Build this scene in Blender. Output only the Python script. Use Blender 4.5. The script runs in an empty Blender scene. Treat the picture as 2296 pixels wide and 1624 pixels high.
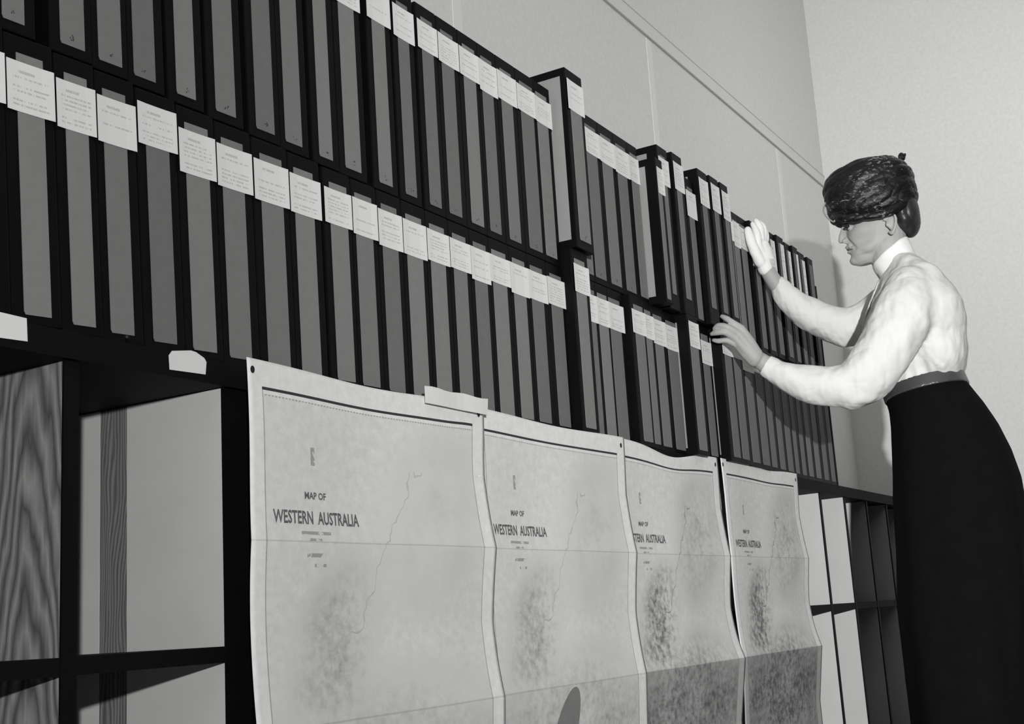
import bpy, bmesh, math, random
import numpy as np
from mathutils import Vector, Matrix, noise

random.seed(7)
S = bpy.context.scene
COL = S.collection

# ------------------------------------------------------------------ camera
FPX, CX, CY = 2831.3, 1148.0, 812.0
YAW, PITCH, ROLL = [math.radians(a) for a in (59.8076, 11.5531, -3.5375)]
F = np.array([math.cos(PITCH)*math.sin(YAW), math.cos(PITCH)*math.cos(YAW), math.sin(PITCH)])
_r = np.array([math.cos(YAW), -math.sin(YAW), 0.0]); _u = np.cross(_r, F)
R = _r*math.cos(ROLL)+_u*math.sin(ROLL); U = -_r*math.sin(ROLL)+_u*math.cos(ROLL)
C = np.array([0.0, -1.27, 0.53])
cam_d = bpy.data.cameras.new('camera'); cam = bpy.data.objects.new('camera', cam_d); COL.objects.link(cam)
cam_d.sensor_fit = 'HORIZONTAL'; cam_d.sensor_width = 36.0; cam_d.lens = 36.0*FPX/2296.0
cam_d.clip_start = 0.05
cam.matrix_world = Matrix(((R[0], U[0], -F[0], C[0]), (R[1], U[1], -F[1], C[1]), (R[2], U[2], -F[2], C[2]), (0, 0, 0, 1)))
S.camera = cam
# ------------------------------------------------------------------ light
S.view_settings.view_transform = 'Standard'; S.view_settings.look = 'None'
S.view_settings.gamma = 1.0; S.view_settings.use_curve_mapping = False
S.view_settings.exposure = 0.42
W = bpy.data.worlds.new('room_world'); S.world = W; W.use_nodes = True
W.node_tree.nodes['Background'].inputs[0].default_value = (1, 1, 1, 1)
W.node_tree.nodes['Background'].inputs[1].default_value = 0.015
def lamp(name, kind, loc, aim, energy, **kw):
    d = bpy.data.lights.new(name, kind); d.energy = energy
    for k, v in kw.items(): setattr(d, k, v)
    o = bpy.data.objects.new(name, d); COL.objects.link(o); o.location = loc
    o.rotation_euler = (Vector(aim)-Vector(loc)).to_track_quat('-Z', 'Y').to_euler()
    return o
# the photographer's flash, held out to the side and above the camera: a reflector turned towards the far end of the room,
# and the wide spill of the same bulb
lamp('flash', 'SPOT', (-0.85, -2.2, 0.94), (5.0, -2.35, 1.55), 700, spot_size=math.radians(100), spot_blend=1.0, shadow_soft_size=0.03)
lamp('flash_spill', 'POINT', (-0.85, -2.2, 0.94), (5.0, -2.3, 1.4), 188, shadow_soft_size=0.03)
# unseen fill lamp, added to brighten the far wall corner
lamp('corner_fill', 'AREA', (4.85, -1.0, 2.95), (6.22, 0.15, 0.9), 3.6, shape='RECTANGLE', size=0.5, size_y=0.5)

# ------------------------------------------------------------------ helpers
def ray(x, y): return F+R*((x-CX)/FPX)-U*((y-CY)/FPX)
def on_y(x, y, Y=0.0):
    d = ray(x, y); return C+d*((Y-C[1])/d[1])
def proj_x(p):
    v = np.array(p)-C; return CX+FPX*(v@R)/(v@F)
def X_at(px, Z, Y):
    a, b = 0.3, 7.0
    for _ in range(40):
        m = (a+b)/2
        if proj_x((m, Y, Z)) < px: a = m
        else: b = m
    return (a+b)/2

def nt(mat): mat.use_nodes = True; return mat.node_tree
def N(t, kind, **kw):
    n = t.nodes.new(kind)
    for k, v in kw.items(): setattr(n, k, v)
    return n
def M_(t, op, a, b=None, c=None):
    n = t.nodes.new('ShaderNodeMath'); n.operation = op
    for i, v in enumerate((a, b, c)):
        if v is None: continue
        if isinstance(v, (int, float)): n.inputs[i].default_value = v
        else: t.links.new(v, n.inputs[i])
    return n.outputs[0]
def mixg(t, fac, a, b):
    n = t.nodes.new('ShaderNodeMix'); n.data_type = 'FLOAT'
    for i, v in ((0, fac), (2, a), (3, b)):
        if isinstance(v, (int, float)): n.inputs[i].default_value = v
        else: t.links.new(v, n.inputs[i])
    return n.outputs[0]
def noise_n(t, vec, scale, detail=3, rough=0.5):
    n = N(t, 'ShaderNodeTexNoise'); n.inputs['Scale'].default_value = scale
    n.inputs['Detail'].default_value = detail; n.inputs['Roughness'].default_value = rough
    if vec is not None: t.links.new(vec, n.inputs['Vector'])
    return n.outputs['Fac']
TINT = (1.0, 1.0, 0.985)
def set_col(t, val):
    b = t.nodes['Principled BSDF']
    if isinstance(val, (int, float)):
        b.inputs['Base Color'].default_value = (val*TINT[0], val*TINT[1], val*TINT[2], 1); return
    c = N(t, 'ShaderNodeCombineColor')
    for i in range(3): t.links.new(M_(t, 'MULTIPLY', val, TINT[i]), c.inputs[i])
    t.links.new(c.outputs[0], b.inputs['Base Color'])
def bump(t, h, strength=0.3, dist=0.002):
    n = N(t, 'ShaderNodeBump'); n.inputs['Strength'].default_value = strength; n.inputs['Distance'].default_value = dist
    t.links.new(h, n.inputs['Height']); t.links.new(n.outputs[0], t.nodes['Principled BSDF'].inputs['Normal'])
def mat(name, g, var=0.0, scale=30, rough=0.7, spec=0.3, bmp=0.0, stretch=(1, 1, 1), detail=4):
    m = bpy.data.materials.new(name); t = nt(m)
    b = t.nodes['Principled BSDF']; b.inputs['Roughness'].default_value = rough
    b.inputs['Specular IOR Level'].default_value = spec
    if var or bmp:
        tc = N(t, 'ShaderNodeTexCoord'); mp = N(t, 'ShaderNodeMapping'); mp.inputs['Scale'].default_value = stretch
        t.links.new(tc.outputs['Object'], mp.inputs[0])
        f = noise_n(t, mp.outputs[0], scale, detail)
        set_col(t, M_(t, 'MULTIPLY', g, M_(t, 'ADD', 1-var, M_(t, 'MULTIPLY', f, 2*var))))
        if bmp: bump(t, f, bmp)
    else: set_col(t, g)
    return m

def mesh_obj(name, verts, faces, m, parent=None, smooth=False, uvs=None):
    me = bpy.data.meshes.new(name); me.from_pydata([tuple(map(float, v)) for v in verts], [], faces); me.update()
    if uvs:
        uv = me.uv_layers.new(name='UVMap')
        for l in me.loops: uv.data[l.index].uv = uvs[l.vertex_index]
    if smooth: me.polygons.foreach_set('use_smooth', [True]*len(me.polygons))
    if m: me.materials.append(m)
    o = bpy.data.objects.new(name, me); COL.objects.link(o)
    if parent: o.parent = parent
    return o
def thing(name, label, cat, loc=(0, 0, 0), group=None):
    o = bpy.data.objects.new(name, None); COL.objects.link(o); o.location = loc; o.empty_display_size = 0.05
    o['label'] = label; o['category'] = cat
    if group: o['group'] = group
    return o
def tag(o, label, cat, group=None):
    o['label'] = label; o['category'] = cat
    if group: o['group'] = group
    return o
BF = [(0, 1, 2, 3), (4, 7, 6, 5), (0, 4, 5, 1), (1, 5, 6, 2), (2, 6, 7, 3), (3, 7, 4, 0)]
def box_vf(x0, x1, y0, y1, z0, z1):
    return [(x0, y0, z0), (x0, y1, z0), (x1, y1, z0), (x1, y0, z0), (x0, y0, z1), (x0, y1, z1), (x1, y1, z1), (x1, y0, z1)], list(BF)
def box(name, x0, x1, y0, y1, z0, z1, m, parent=None, bev=0.0):
    v, f = box_vf(x0, x1, y0, y1, z0, z1)
    if not bev: return mesh_obj(name, v, f, m, parent)
    bm = bmesh.new()
    vs = [bm.verts.new(p) for p in v]
    for q in f: bm.faces.new([vs[i] for i in q])
    bmesh.ops.bevel(bm, geom=bm.edges[:], offset=bev, segments=2, affect='EDGES', profile=0.6)
    me = bpy.data.meshes.new(name); bm.to_mesh(me); bm.free(); me.materials.append(m)
    o = bpy.data.objects.new(name, me); COL.objects.link(o)
    if parent: o.parent = parent
    return o
def struct(o): o['kind'] = 'structure'; return o

# ------------------------------------------------------------------ materials
m_wall = mat('pale_plaster', 0.72, 0.10, 60, 0.85, 0.2, 0.15, detail=8)
m_trim = mat('painted_trim', 0.72, 0.02, 8, 0.7, 0.3)
m_cover = mat('pale_cover_strip', 0.79, 0.02, 8, 0.6, 0.3)
m_floor = mat('dark_lino', 0.04, 0.2, 12, 0.5, 0.4)
m_ceil = mat('white_ceiling', 0.75, 0.02, 5, 0.9, 0.1)
m_board = mat('black_painted_wood', 0.003, 0.3, 30, 0.7, 0.12, 0.05, (1, 1, 8))
m_edge = mat('dark_painted_edge', 0.003, 0.2, 30, 0.6, 0.12)
m_card = mat('pale_fibre_board', 0.58, 0.08, 9, 0.9, 0.1, 0.1, detail=6)
m_bind = mat('black_binding_cloth', 0.003, 0.35, 90, 0.5, 0.10, 0.1)
m_side = mat('grey_board_side', 0.25, 0.06, 40, 0.85, 0.2)
m_spines = [mat('grey_cloth_spine', g, 0.10, 60, 0.85, 0.15, 0.1, detail=8) for g in (0.16, 0.185, 0.21, 0.24)]
m_ink = mat('ink_mark', 0.05, 0, 1, 0.8, 0.1)
m_skin = mat('skin', 0.35, 0.06, 30, 0.6, 0.35, 0.06)
m_lip = mat('lip_skin', 0.12, 0.05, 30, 0.5, 0.35)
m_eye = mat('dark_eye', 0.015, 0, 1, 0.2, 0.5)
m_glove = mat('white_cotton_glove', 0.78, 0.03, 60, 0.9, 0.1, 0.15)
m_blouse = mat('white_blouse_cloth', 0.66, 0.03, 12, 0.85, 0.15, 0.6, (1.0, 1.5, 0.7), 2)
for n_ in m_blouse.node_tree.nodes:
    if n_.type == 'BUMP': n_.inputs['Distance'].default_value = 0.028
m_collar = mat('white_collar_cloth', 0.76, 0.02, 14, 0.85, 0.15, 0.2)
m_skirt = mat('black_wool_skirt', 0.005, 0.3, 25, 0.95, 0.05, 0.1)
m_hair = mat('dark_hair', 0.020, 0.7, 60, 0.42, 0.4, 0.6, (1, 1, 0.25), 5)
m_stock = mat('dark_stocking', 0.06, 0, 1, 0.6, 0.3)
m_shoe = mat('black_leather', 0.01, 0.1, 20, 0.3, 0.5)
m_hole = mat('dark_eyelet', 0.01, 0, 1, 0.5, 0.3)

def wood(name, base, dark, ringscale):
    m = bpy.data.materials.new(name); t = nt(m)
    t.nodes['Principled BSDF'].inputs['Roughness'].default_value = 0.6
    t.nodes['Principled BSDF'].inputs['Specular IOR Level'].default_value = 0.25
    tc = N(t, 'ShaderNodeTexCoord'); mp = N(t, 'ShaderNodeMapping'); mp.inputs['Scale'].default_value = (1, 1.0, 0.26)
    t.links.new(tc.outputs['Object'], mp.inputs[0])
    sp = N(t, 'ShaderNodeSeparateXYZ'); t.links.new(tc.outputs['Object'], sp.inputs[0])
    n1 = noise_n(t, mp.outputs[0], 14.0, 2, 0.5); n2 = noise_n(t, mp.outputs[0], 45.0, 2, 0.5)
    yy = M_(t, 'ADD', M_(t, 'ADD', sp.outputs[1], 0.135), M_(t, 'MULTIPLY', M_(t, 'SUBTRACT', n1, 0.5), 0.05))
    par = M_(t, 'ADD', sp.outputs[2], M_(t, 'MULTIPLY', M_(t, 'MULTIPLY', yy, yy), 70.0))
    fr = M_(t, 'FRACT', M_(t, 'ADD', M_(t, 'MULTIPLY', par, ringscale), M_(t, 'MULTIPLY', n2, 1.1)))
    tri = M_(t, 'ABSOLUTE', M_(t, 'SUBTRACT', fr, 0.5))
    mp2 = N(t, 'ShaderNodeMapping'); mp2.inputs['Scale'].default_value = (1, 1.0, 0.03)
    t.links.new(tc.outputs['Object'], mp2.inputs[0])
    fine = noise_n(t, mp2.outputs[0], 160, 3)
    v = mixg(t, M_(t, 'MULTIPLY', M_(t, 'MULTIPLY', tri, 2.0), 1.0), dark, base)
    set_col(t, M_(t, 'MULTIPLY', v, M_(t, 'ADD', 0.6, M_(t, 'MULTIPLY', fine, 0.8))))
    return m
m_wood = wood('grained_plywood', 0.30, 0.085, 10)
m_wood2 = wood('dark_grained_strip', 0.26, 0.10, 8)

def belt_mat():
    m = bpy.data.materials.new('satin_belt'); t = nt(m); set_col(t, 0.05)
    b = t.nodes['Principled BSDF']; b.inputs['Roughness'].default_value = 0.38; b.inputs['Specular IOR Level'].default_value = 0.7
    return m
m_belt = belt_mat()
def hat_mat():
    m = bpy.data.materials.new('black_brocade'); t = nt(m)
    b = t.nodes['Principled BSDF']; b.inputs['Roughness'].default_value = 0.46; b.inputs['Specular IOR Level'].default_value = 0.4
    tc = N(t, 'ShaderNodeTexCoord')
    mp = N(t, 'ShaderNodeMapping'); mp.inputs['Scale'].default_value = (1, 0.7, 1.5); mp.inputs['Rotation'].default_value = (0.6, 0, 0)
    t.links.new(tc.outputs['Object'], mp.inputs[0])
    a = noise_n(t, mp.outputs[0], 105, 3, 0.6); c = noise_n(t, mp.outputs[0], 11, 2)
    mask = M_(t, 'GREATER_THAN', M_(t, 'ADD', a, M_(t, 'MULTIPLY', M_(t, 'SUBTRACT', c, 0.5), 0.7)), 0.655)
    set_col(t, mixg(t, mask, 0.003, 0.13)); bump(t, a, 0.5, 0.003)
    return m
m_hat = hat_mat()

def label_mat():
    m = bpy.data.materials.new('typed_paper_label'); t = nt(m)
    t.nodes['Principled BSDF'].inputs['Roughness'].default_value = 0.9
    t.nodes['Principled BSDF'].inputs['Specular IOR Level'].default_value = 0.1
    uv = N(t, 'ShaderNodeUVMap'); sp = N(t, 'ShaderNodeSeparateXYZ'); t.links.new(uv.outputs[0], sp.inputs[0])
    u, v = sp.outputs[0], sp.outputs[1]
    oi = N(t, 'ShaderNodeObjectInfo')
    row = M_(t, 'FLOOR', M_(t, 'MULTIPLY', v, 11.0)); fr = M_(t, 'FRACT', M_(t, 'MULTIPLY', v, 11.0))
    cv = N(t, 'ShaderNodeCombineXYZ')
    t.links.new(M_(t, 'MULTIPLY', u, 26.0), cv.inputs[0]); t.links.new(M_(t, 'MULTIPLY', row, 7.3), cv.inputs[1])
    t.links.new(M_(t, 'MULTIPLY', oi.outputs['Random'], 90.0), cv.inputs[2])
    nz = noise_n(t, cv.outputs[0], 1.0, 2, 0.7)
    rowon = M_(t, 'GREATER_THAN', noise_n(t, None, 1.0), 2.0)
    cr = N(t, 'ShaderNodeCombineXYZ'); t.links.new(M_(t, 'MULTIPLY', row, 3.1), cr.inputs[0]); t.links.new(M_(t, 'MULTIPLY', oi.outputs['Random'], 70.0), cr.inputs[1])
    rowsel = M_(t, 'GREATER_THAN', noise_n(t, cr.outputs[0], 1.0, 0), 0.47)
    ink = M_(t, 'MULTIPLY', M_(t, 'GREATER_THAN', nz, 0.47), M_(t, 'LESS_THAN', M_(t, 'ABSOLUTE', M_(t, 'SUBTRACT', fr, 0.5)), 0.2))
    ink = M_(t, 'MULTIPLY', ink, rowsel)
    inner = M_(t, 'MULTIPLY', M_(t, 'LESS_THAN', M_(t, 'ABSOLUTE', M_(t, 'SUBTRACT', u, 0.5)), 0.38), M_(t, 'LESS_THAN', M_(t, 'ABSOLUTE', M_(t, 'SUBTRACT', v, 0.48)), 0.40))
    title = M_(t, 'MULTIPLY', M_(t, 'LESS_THAN', M_(t, 'ABSOLUTE', M_(t, 'SUBTRACT', v, 0.80)), 0.028), M_(t, 'LESS_THAN', M_(t, 'ABSOLUTE', M_(t, 'SUBTRACT', u, 0.42)), 0.17))
    title = M_(t, 'MULTIPLY', title, M_(t, 'GREATER_THAN', nz, 0.40))
    ink = M_(t, 'MAXIMUM', M_(t, 'MULTIPLY', M_(t, 'MULTIPLY', ink, inner), M_(t, 'LESS_THAN', v, 0.72)), title)
    set_col(t, mixg(t, M_(t, 'MULTIPLY', ink, 0.40), 0.74, 0.20))
    return m
m_label = label_mat()
m_tag = mat('blank_paper', 0.72, 0.04, 60, 0.9, 0.1)

def map_mat(strength, tipon=0.0, low_tone=1.0):
    m = bpy.data.materials.new('printed_map_sheet'); t = nt(m)
    t.nodes['Principled BSDF'].inputs['Roughness'].default_value = 0.85
    t.nodes['Principled BSDF'].inputs['Specular IOR Level'].default_value = 0.15
    uv = N(t, 'ShaderNodeUVMap'); sp = N(t, 'ShaderNodeSeparateXYZ'); t.links.new(uv.outputs[0], sp.inputs[0])
    s, v = sp.outputs[0], sp.outputs[1]          # metres from the left edge / below the top edge
    def near(x, c, w): return M_(t, 'LESS_THAN', M_(t, 'ABSOLUTE', M_(t, 'SUBTRACT', x, c)), w)
    inx = M_(t, 'MULTIPLY', M_(t, 'GREATER_THAN', s, 0.029), M_(t, 'LESS_THAN', s, 0.607))
    iny = M_(t, 'GREATER_THAN', v, 0.040)
    thick = M_(t, 'MULTIPLY', near(v, 0.042, 0.0023), inx)
    dots = M_(t, 'MULTIPLY', M_(t, 'MULTIPLY', near(v, 0.0515, 0.0011), inx), M_(t, 'GREATER_THAN', M_(t, 'FRACT', M_(t, 'MULTIPLY', s, 130.0)), 0.4))
    side = M_(t, 'MULTIPLY', M_(t, 'MAXIMUM', near(s, 0.030, 0.0011), near(s, 0.606, 0.0013)), iny)
    inside = M_(t, 'MULTIPLY', inx, M_(t, 'GREATER_THAN', v, 0.05))
    c3 = N(t, 'ShaderNodeCombineXYZ'); t.links.new(s, c3.inputs[0]); t.links.new(v, c3.inputs[1])
    fine = noise_n(t, c3.outputs[0], 55, 5, 0.65); broad = noise_n(t, c3.outputs[0], 9, 3, 0.6)
    def blob(cx, cy, rx, ry, sh=0.0):
        dx = M_(t, 'DIVIDE', M_(t, 'ADD', M_(t, 'SUBTRACT', s, cx), M_(t, 'MULTIPLY', M_(t, 'SUBTRACT', v, cy), sh)), rx)
        dy = M_(t, 'DIVIDE', M_(t, 'SUBTRACT', v, cy), ry)
        d = M_(t, 'ADD', M_(t, 'MULTIPLY', dx, dx), M_(t, 'MULTIPLY', dy, dy))
        return M_(t, 'MAXIMUM', M_(t, 'SUBTRACT', 1.0, d), 0.0)
    land = M_(t, 'MAXIMUM', blob(0.185, 0.425, 0.125, 0.17, 0.35), M_(t, 'MULTIPLY', blob(0.46, 0.22, 0.20, 0.20, 0.4), 0.45))
    land = M_(t, 'MAXIMUM', land, M_(t, 'MULTIPLY', blob(0.32, 0.66, 0.50, 0.24), 0.9))
    ink = M_(t, 'MULTIPLY', land, M_(t, 'MAXIMUM', M_(t, 'MULTIPLY', M_(t, 'SUBTRACT', M_(t, 'ADD', fine, M_(t, 'MULTIPLY', broad, 0.5)), 0.62), 3.2), 0.0))
    # coast line
    cl = M_(t, 'ADD', M_(t, 'SUBTRACT', s, M_(t, 'MULTIPLY', M_(t, 'SUBTRACT', 0.47, v), 0.75)), M_(t, 'MULTIPLY', M_(t, 'SUBTRACT', broad, 0.5), 0.16))
    coast = M_(t, 'MULTIPLY', M_(t, 'MULTIPLY', near(cl, 0.165, 0.0016), near(v, 0.30, 0.16)), 0.6)
    ink = M_(t, 'MINIMUM', M_(t, 'MULTIPLY', M_(t, 'MAXIMUM', ink, coast), strength), 0.75)
    # small print
    def prn(cx, cy, w, h):
        return M_(t, 'MULTIPLY', M_(t, 'MULTIPLY', near(s, cx, w), near(v, cy, h)), M_(t, 'MULTIPLY', M_(t, 'GREATER_THAN', fine, 0.47), 0.5))
    small = M_(t, 'MAXIMUM', prn(0.140, 0.135, 0.005, 0.014), M_(t, 'MAXIMUM', prn(0.140, 0.252, 0.035, 0.0025), prn(0.140, 0.285, 0.022, 0.003)))
    small = M_(t, 'MAXIMUM', small, M_(t, 'MAXIMUM', prn(0.140, 0.262, 0.018, 0.002), prn(0.15, 0.300, 0.014, 0.0025)))
    tip = M_(t, 'MULTIPLY', M_(t, 'GREATER_THAN', blob(0.262, 0.640, 0.046, 0.105, 0.5), 0.0), 0.72*tipon)
    lines = M_(t, 'MAXIMUM', M_(t, 'MULTIPLY', thick, 0.98), M_(t, 'MAXIMUM', M_(t, 'MULTIPLY', dots, 0.45), M_(t, 'MULTIPLY', side, 0.45)))
    tot = M_(t, 'MAXIMUM', lines, M_(t, 'MAXIMUM', M_(t, 'MULTIPLY', M_(t, 'MAXIMUM', ink, tip), inside), small))
    ground = M_(t, 'ADD', mixg(t, inside, 0.76, 0.68), M_(t, 'MULTIPLY', M_(t, 'SUBTRACT', fine, 0.5), 0.30))
    ground = M_(t, 'MULTIPLY', ground, mixg(t, M_(t, 'GREATER_THAN', v, 0.5305), 1.0, low_tone))  # ground tone multiplied below the second fold
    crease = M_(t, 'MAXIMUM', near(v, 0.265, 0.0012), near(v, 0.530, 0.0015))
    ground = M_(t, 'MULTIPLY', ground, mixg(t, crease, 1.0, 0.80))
    set_col(t, mixg(t, tot, ground, 0.03))
    return m
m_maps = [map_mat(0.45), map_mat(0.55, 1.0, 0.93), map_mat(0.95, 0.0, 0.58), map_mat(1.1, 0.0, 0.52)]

# ------------------------------------------------------------------ the room
WY, WX = 0.42, 6.22
struct(box('floor', -3, WX+0.1, -4.5, WY+0.1, -0.05, 0, m_floor))
struct(box('wall_back', -3, WX, WY, WY+0.1, 0, 3.9, m_wall))
struct(box('wall_right', WX, WX+0.1, -4.5, WY+0.1, 0, 3.9, m_wall))
struct(box('ceiling', -3, WX, -4.5, WY, 3.9, 4.0, m_ceil))
# horizontal picture rail and the vertical strips covering the wall panel joints
struct(box('trim_1', -3, WX, WY-0.004, WY, 2.616, 2.672, m_trim))
struct(box('trim_2', -3, WX, WY-0.007, WY, 2.609, 2.6155, mat('painted_shadow_gap', 0.40, 0.1, 10, 0.9)))  # strip toned darker to paint the shadow line under the rail
struct(box('trim_3', -3, WX, WY-0.006, WY, 2.672, 2.6755, mat('rail_upper_joint', 0.52, 0.1, 10, 0.9)))
for i, x in enumerate((1.35, 2.70, 4.03, 5.46)):
    struct(box('trim_%d' % (i+4), x, x+0.045, WY-0.0015, WY, 0, 2.606, m_cover))

# ------------------------------------------------------------------ low open shelving
unit = thing('shelving_unit', 'long low open shelving unit with black top board and pale upright dividers', 'shelving', (3.5, 0.2, 0))
off = Vector(unit.location)
def ubox(name, x0, x1, y0, y1, z0, z1, m, parent=unit):
    return box(name, x0-off.x, x1-off.x, y0-off.y, y1-off.y, z0-off.z, z1-off.z, m, parent)
TB0, TB1 = 0.886, 0.921
ubox('top_board', 0.2, WX-0.003, -0.012, 0.40, TB0, TB1, m_board)
div_x = [0.780+0.282*k for k in range(19)]
for k, x in enumerate(div_x):
    if x > WX-0.05: break
    first = k <= 1
    d = ubox('divider', x, x+(0.018 if first else 0.014), 0.0, 0.39, 0.0, TB0, m_wood if first else m_edge)
    if first: d['label'] = 'divider of strongly grained wood'
    if not first:
        if k == 2:
            ubox('card_lining', x-0.004, x, 0.001, 0.193, 0.0, TB0-0.001, m_card, None).parent = d
            ubox('wood_strip', x-0.003, x, 0.1932, 0.252, 0.0, TB0-0.001, m_wood2, None).parent = d
            ubox('card_lining', x-0.004, x, 0.2522, 0.385, 0.0, TB0-0.001, m_card, None).parent = d
        else:
            ubox('card_lining', x-0.004, x, 0.001, 0.385, 0.0, TB0-0.001, m_card, None).parent = d
    fw = {1: 0.024, 2: 0.050}.get(k, 0.0165)
    ubox('front_edge', x-0.0045, x-0.0045+fw, -0.0035, -0.0002, 0.0, TB0-0.0005, m_edge, None).parent = d
for k in range(len(div_x)-1):
    if div_x[k+1] > WX: break
    ubox('shelf_board', div_x[k]+0.0187, div_x[k+1]-0.0047, -0.0025, 0.39, 0.497, 0.519, m_board)
SH0, SH1 = 1.2895, 1.2985
XE = 4.440
ubox('end_panel', XE, XE+0.010, 0.012, 0.31, TB1+0.0005, 1.66, m_edge)

# ------------------------------------------------------------------ archive boxes
ORD = ['zeroth', 'first', 'second', 'third', 'fourth', 'fifth', 'sixth', 'seventh', 'eighth', 'ninth', 'tenth', 'eleventh', 'twelfth', 'thirteenth', 'fourteenth',
       'fifteenth', 'sixteenth', 'seventeenth', 'eighteenth', 'nineteenth', 'twentieth', 'twenty-first', 'twenty-second', 'twenty-third', 'twenty-fourth', 'twenty-fifth', 'twenty-sixth']
def make_box(x0, x1, gx0, gx1, pull, zb, zt, gz0, gz1, lab, shade, row, text, number=False, tilt=0.0, sy=0.030):
    """x0..x1 box, gx0..gx1 grey spine panel, lab = (z top, z bottom, tilt) or None"""
    depth = 0.27
    cx = x0
    t = thing('archive_box', text, 'box', (cx, -pull, zb), 'archive boxes in the %s row' % row)
    t.rotation_euler = (0, -tilt, 0)
    h = zt-zb
    a, b = x0-cx, x1-cx
    box('carton', a, b, 0, depth, 0, h, m_bind, t, 0.0018)
    ga, gb = gx0-cx, gx1-cx
    # spine panel with clipped lower left corner
    y0, y1 = -0.0011, 0.002
    cxl = 0.0045
    P = [(ga+cxl*0.5, gz0-zb), (gb, gz0-zb), (gb, gz1-zb), (ga, gz1-zb), (ga, gz0-zb+cxl)]
    n = len(P)
    v = [(p[0], y0, p[1]) for p in P]+[(p[0], y1, p[1]) for p in P]
    f = [tuple(range(n)), tuple(range(2*n-1, n-1, -1))]+[(i, i+n, (i+1) % n+n, (i+1) % n) for i in range(n)]
    mesh_obj('spine_panel', v, f, m_spines[shade], t)
    box('side_panel', a-0.0008, a+0.002, sy, depth-0.022, 0.02, h-0.02, m_side, t)
    box('side_panel', b-0.002, b+0.0008, sy, depth-0.022, 0.02, h-0.02, m_side, t)
    if lab:
        zt_, zb_, inset = lab
        la, lb = a+inset, b-inset*0.3
        nx = 4; vs = []; uvs = []; fs = []
        for i in range(nx+1):
            u = i/nx
            for j, z in enumerate((zb_-zb, zt_-zb)):
                vs.append((la+(lb-la)*u, -0.0020-0.0012*(2*u-1)**4, z)); uvs.append((u, j))
        k = len(vs)
        for i in range(nx+1):
            u = i/nx
            for j, z in enumerate((zb_-zb, zt_-zb)):
                vs.append((la+(lb-la)*u, -0.0014-0.0012*(2*u-1)**4, z)); uvs.append((u, j))
        for i in range(nx):
            fs.append((2*i, 2*i+2, 2*i+3, 2*i+1)); fs.append((k+2*i, k+2*i+1, k+2*i+3, k+2*i+2))
            fs.append((2*i, k+2*i, k+2*i+2, 2*i+2)); fs.append((2*i+1, 2*i+3, k+2*i+3, k+2*i+1))
        fs.append((0, 1, k+1, k)); fs.append((2*nx, k+2*nx, k+2*nx+1, 2*nx+1))
        mesh_obj('label', vs, fs, m_label, t, uvs=uvs)
    if number:
        # small inked number near the foot of the spine
        vs = []; fs = []
        def stroke(xa, za, xb, zb2, w=0.0009):
            dx, dz = xb-xa, zb2-za; L = math.hypot(dx, dz); nx_, nz_ = -dz/L*w, dx/L*w
            k = len(vs)
            for yy in (-0.0016, -0.0010):
                for q in ((xa+nx_, za+nz_), (xb+nx_, zb2+nz_), (xb-nx_, zb2-nz_), (xa-nx_, za-nz_)): vs.append((q[0], yy, q[1]))
            for q in ((0, 3, 2, 1), (4, 5, 6, 7), (0, 1, 5, 4), (1, 2, 6, 5), (2, 3, 7, 6), (3, 0, 4, 7)): fs.append(tuple(k+i for i in q))
        r = random.random
        c0 = (ga+gb)/2+0.004*(r()-0.3); z0 = gz0-zb+0.005+0.005*r()
        for _ in range(4+int(3*r())):
            xa = c0+0.008*(r()-0.5); za = z0+0.007*r()
            stroke(xa, za, xa+0.004*(r()-0.5), za+0.005*(r()-0.3), 0.0003+0.0005*r())
        mesh_obj('number_mark', vs, fs, m_ink, t)
    return t

def row_labels(n, row, specials):
    out = []
    for i in range(n):
        j = n-1-i
        if i in specials: out.append(specials[i]); continue
        if i <= 25: out.append('black-bound archive box with grey spine, %s from the left in the %s row' % (ORD[i+1], row))
        else: out.append('black-bound archive box with grey spine, %s from the right end of the %s row' % (ORD[j+1], row))
    return out
MARG = 0.0115
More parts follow.
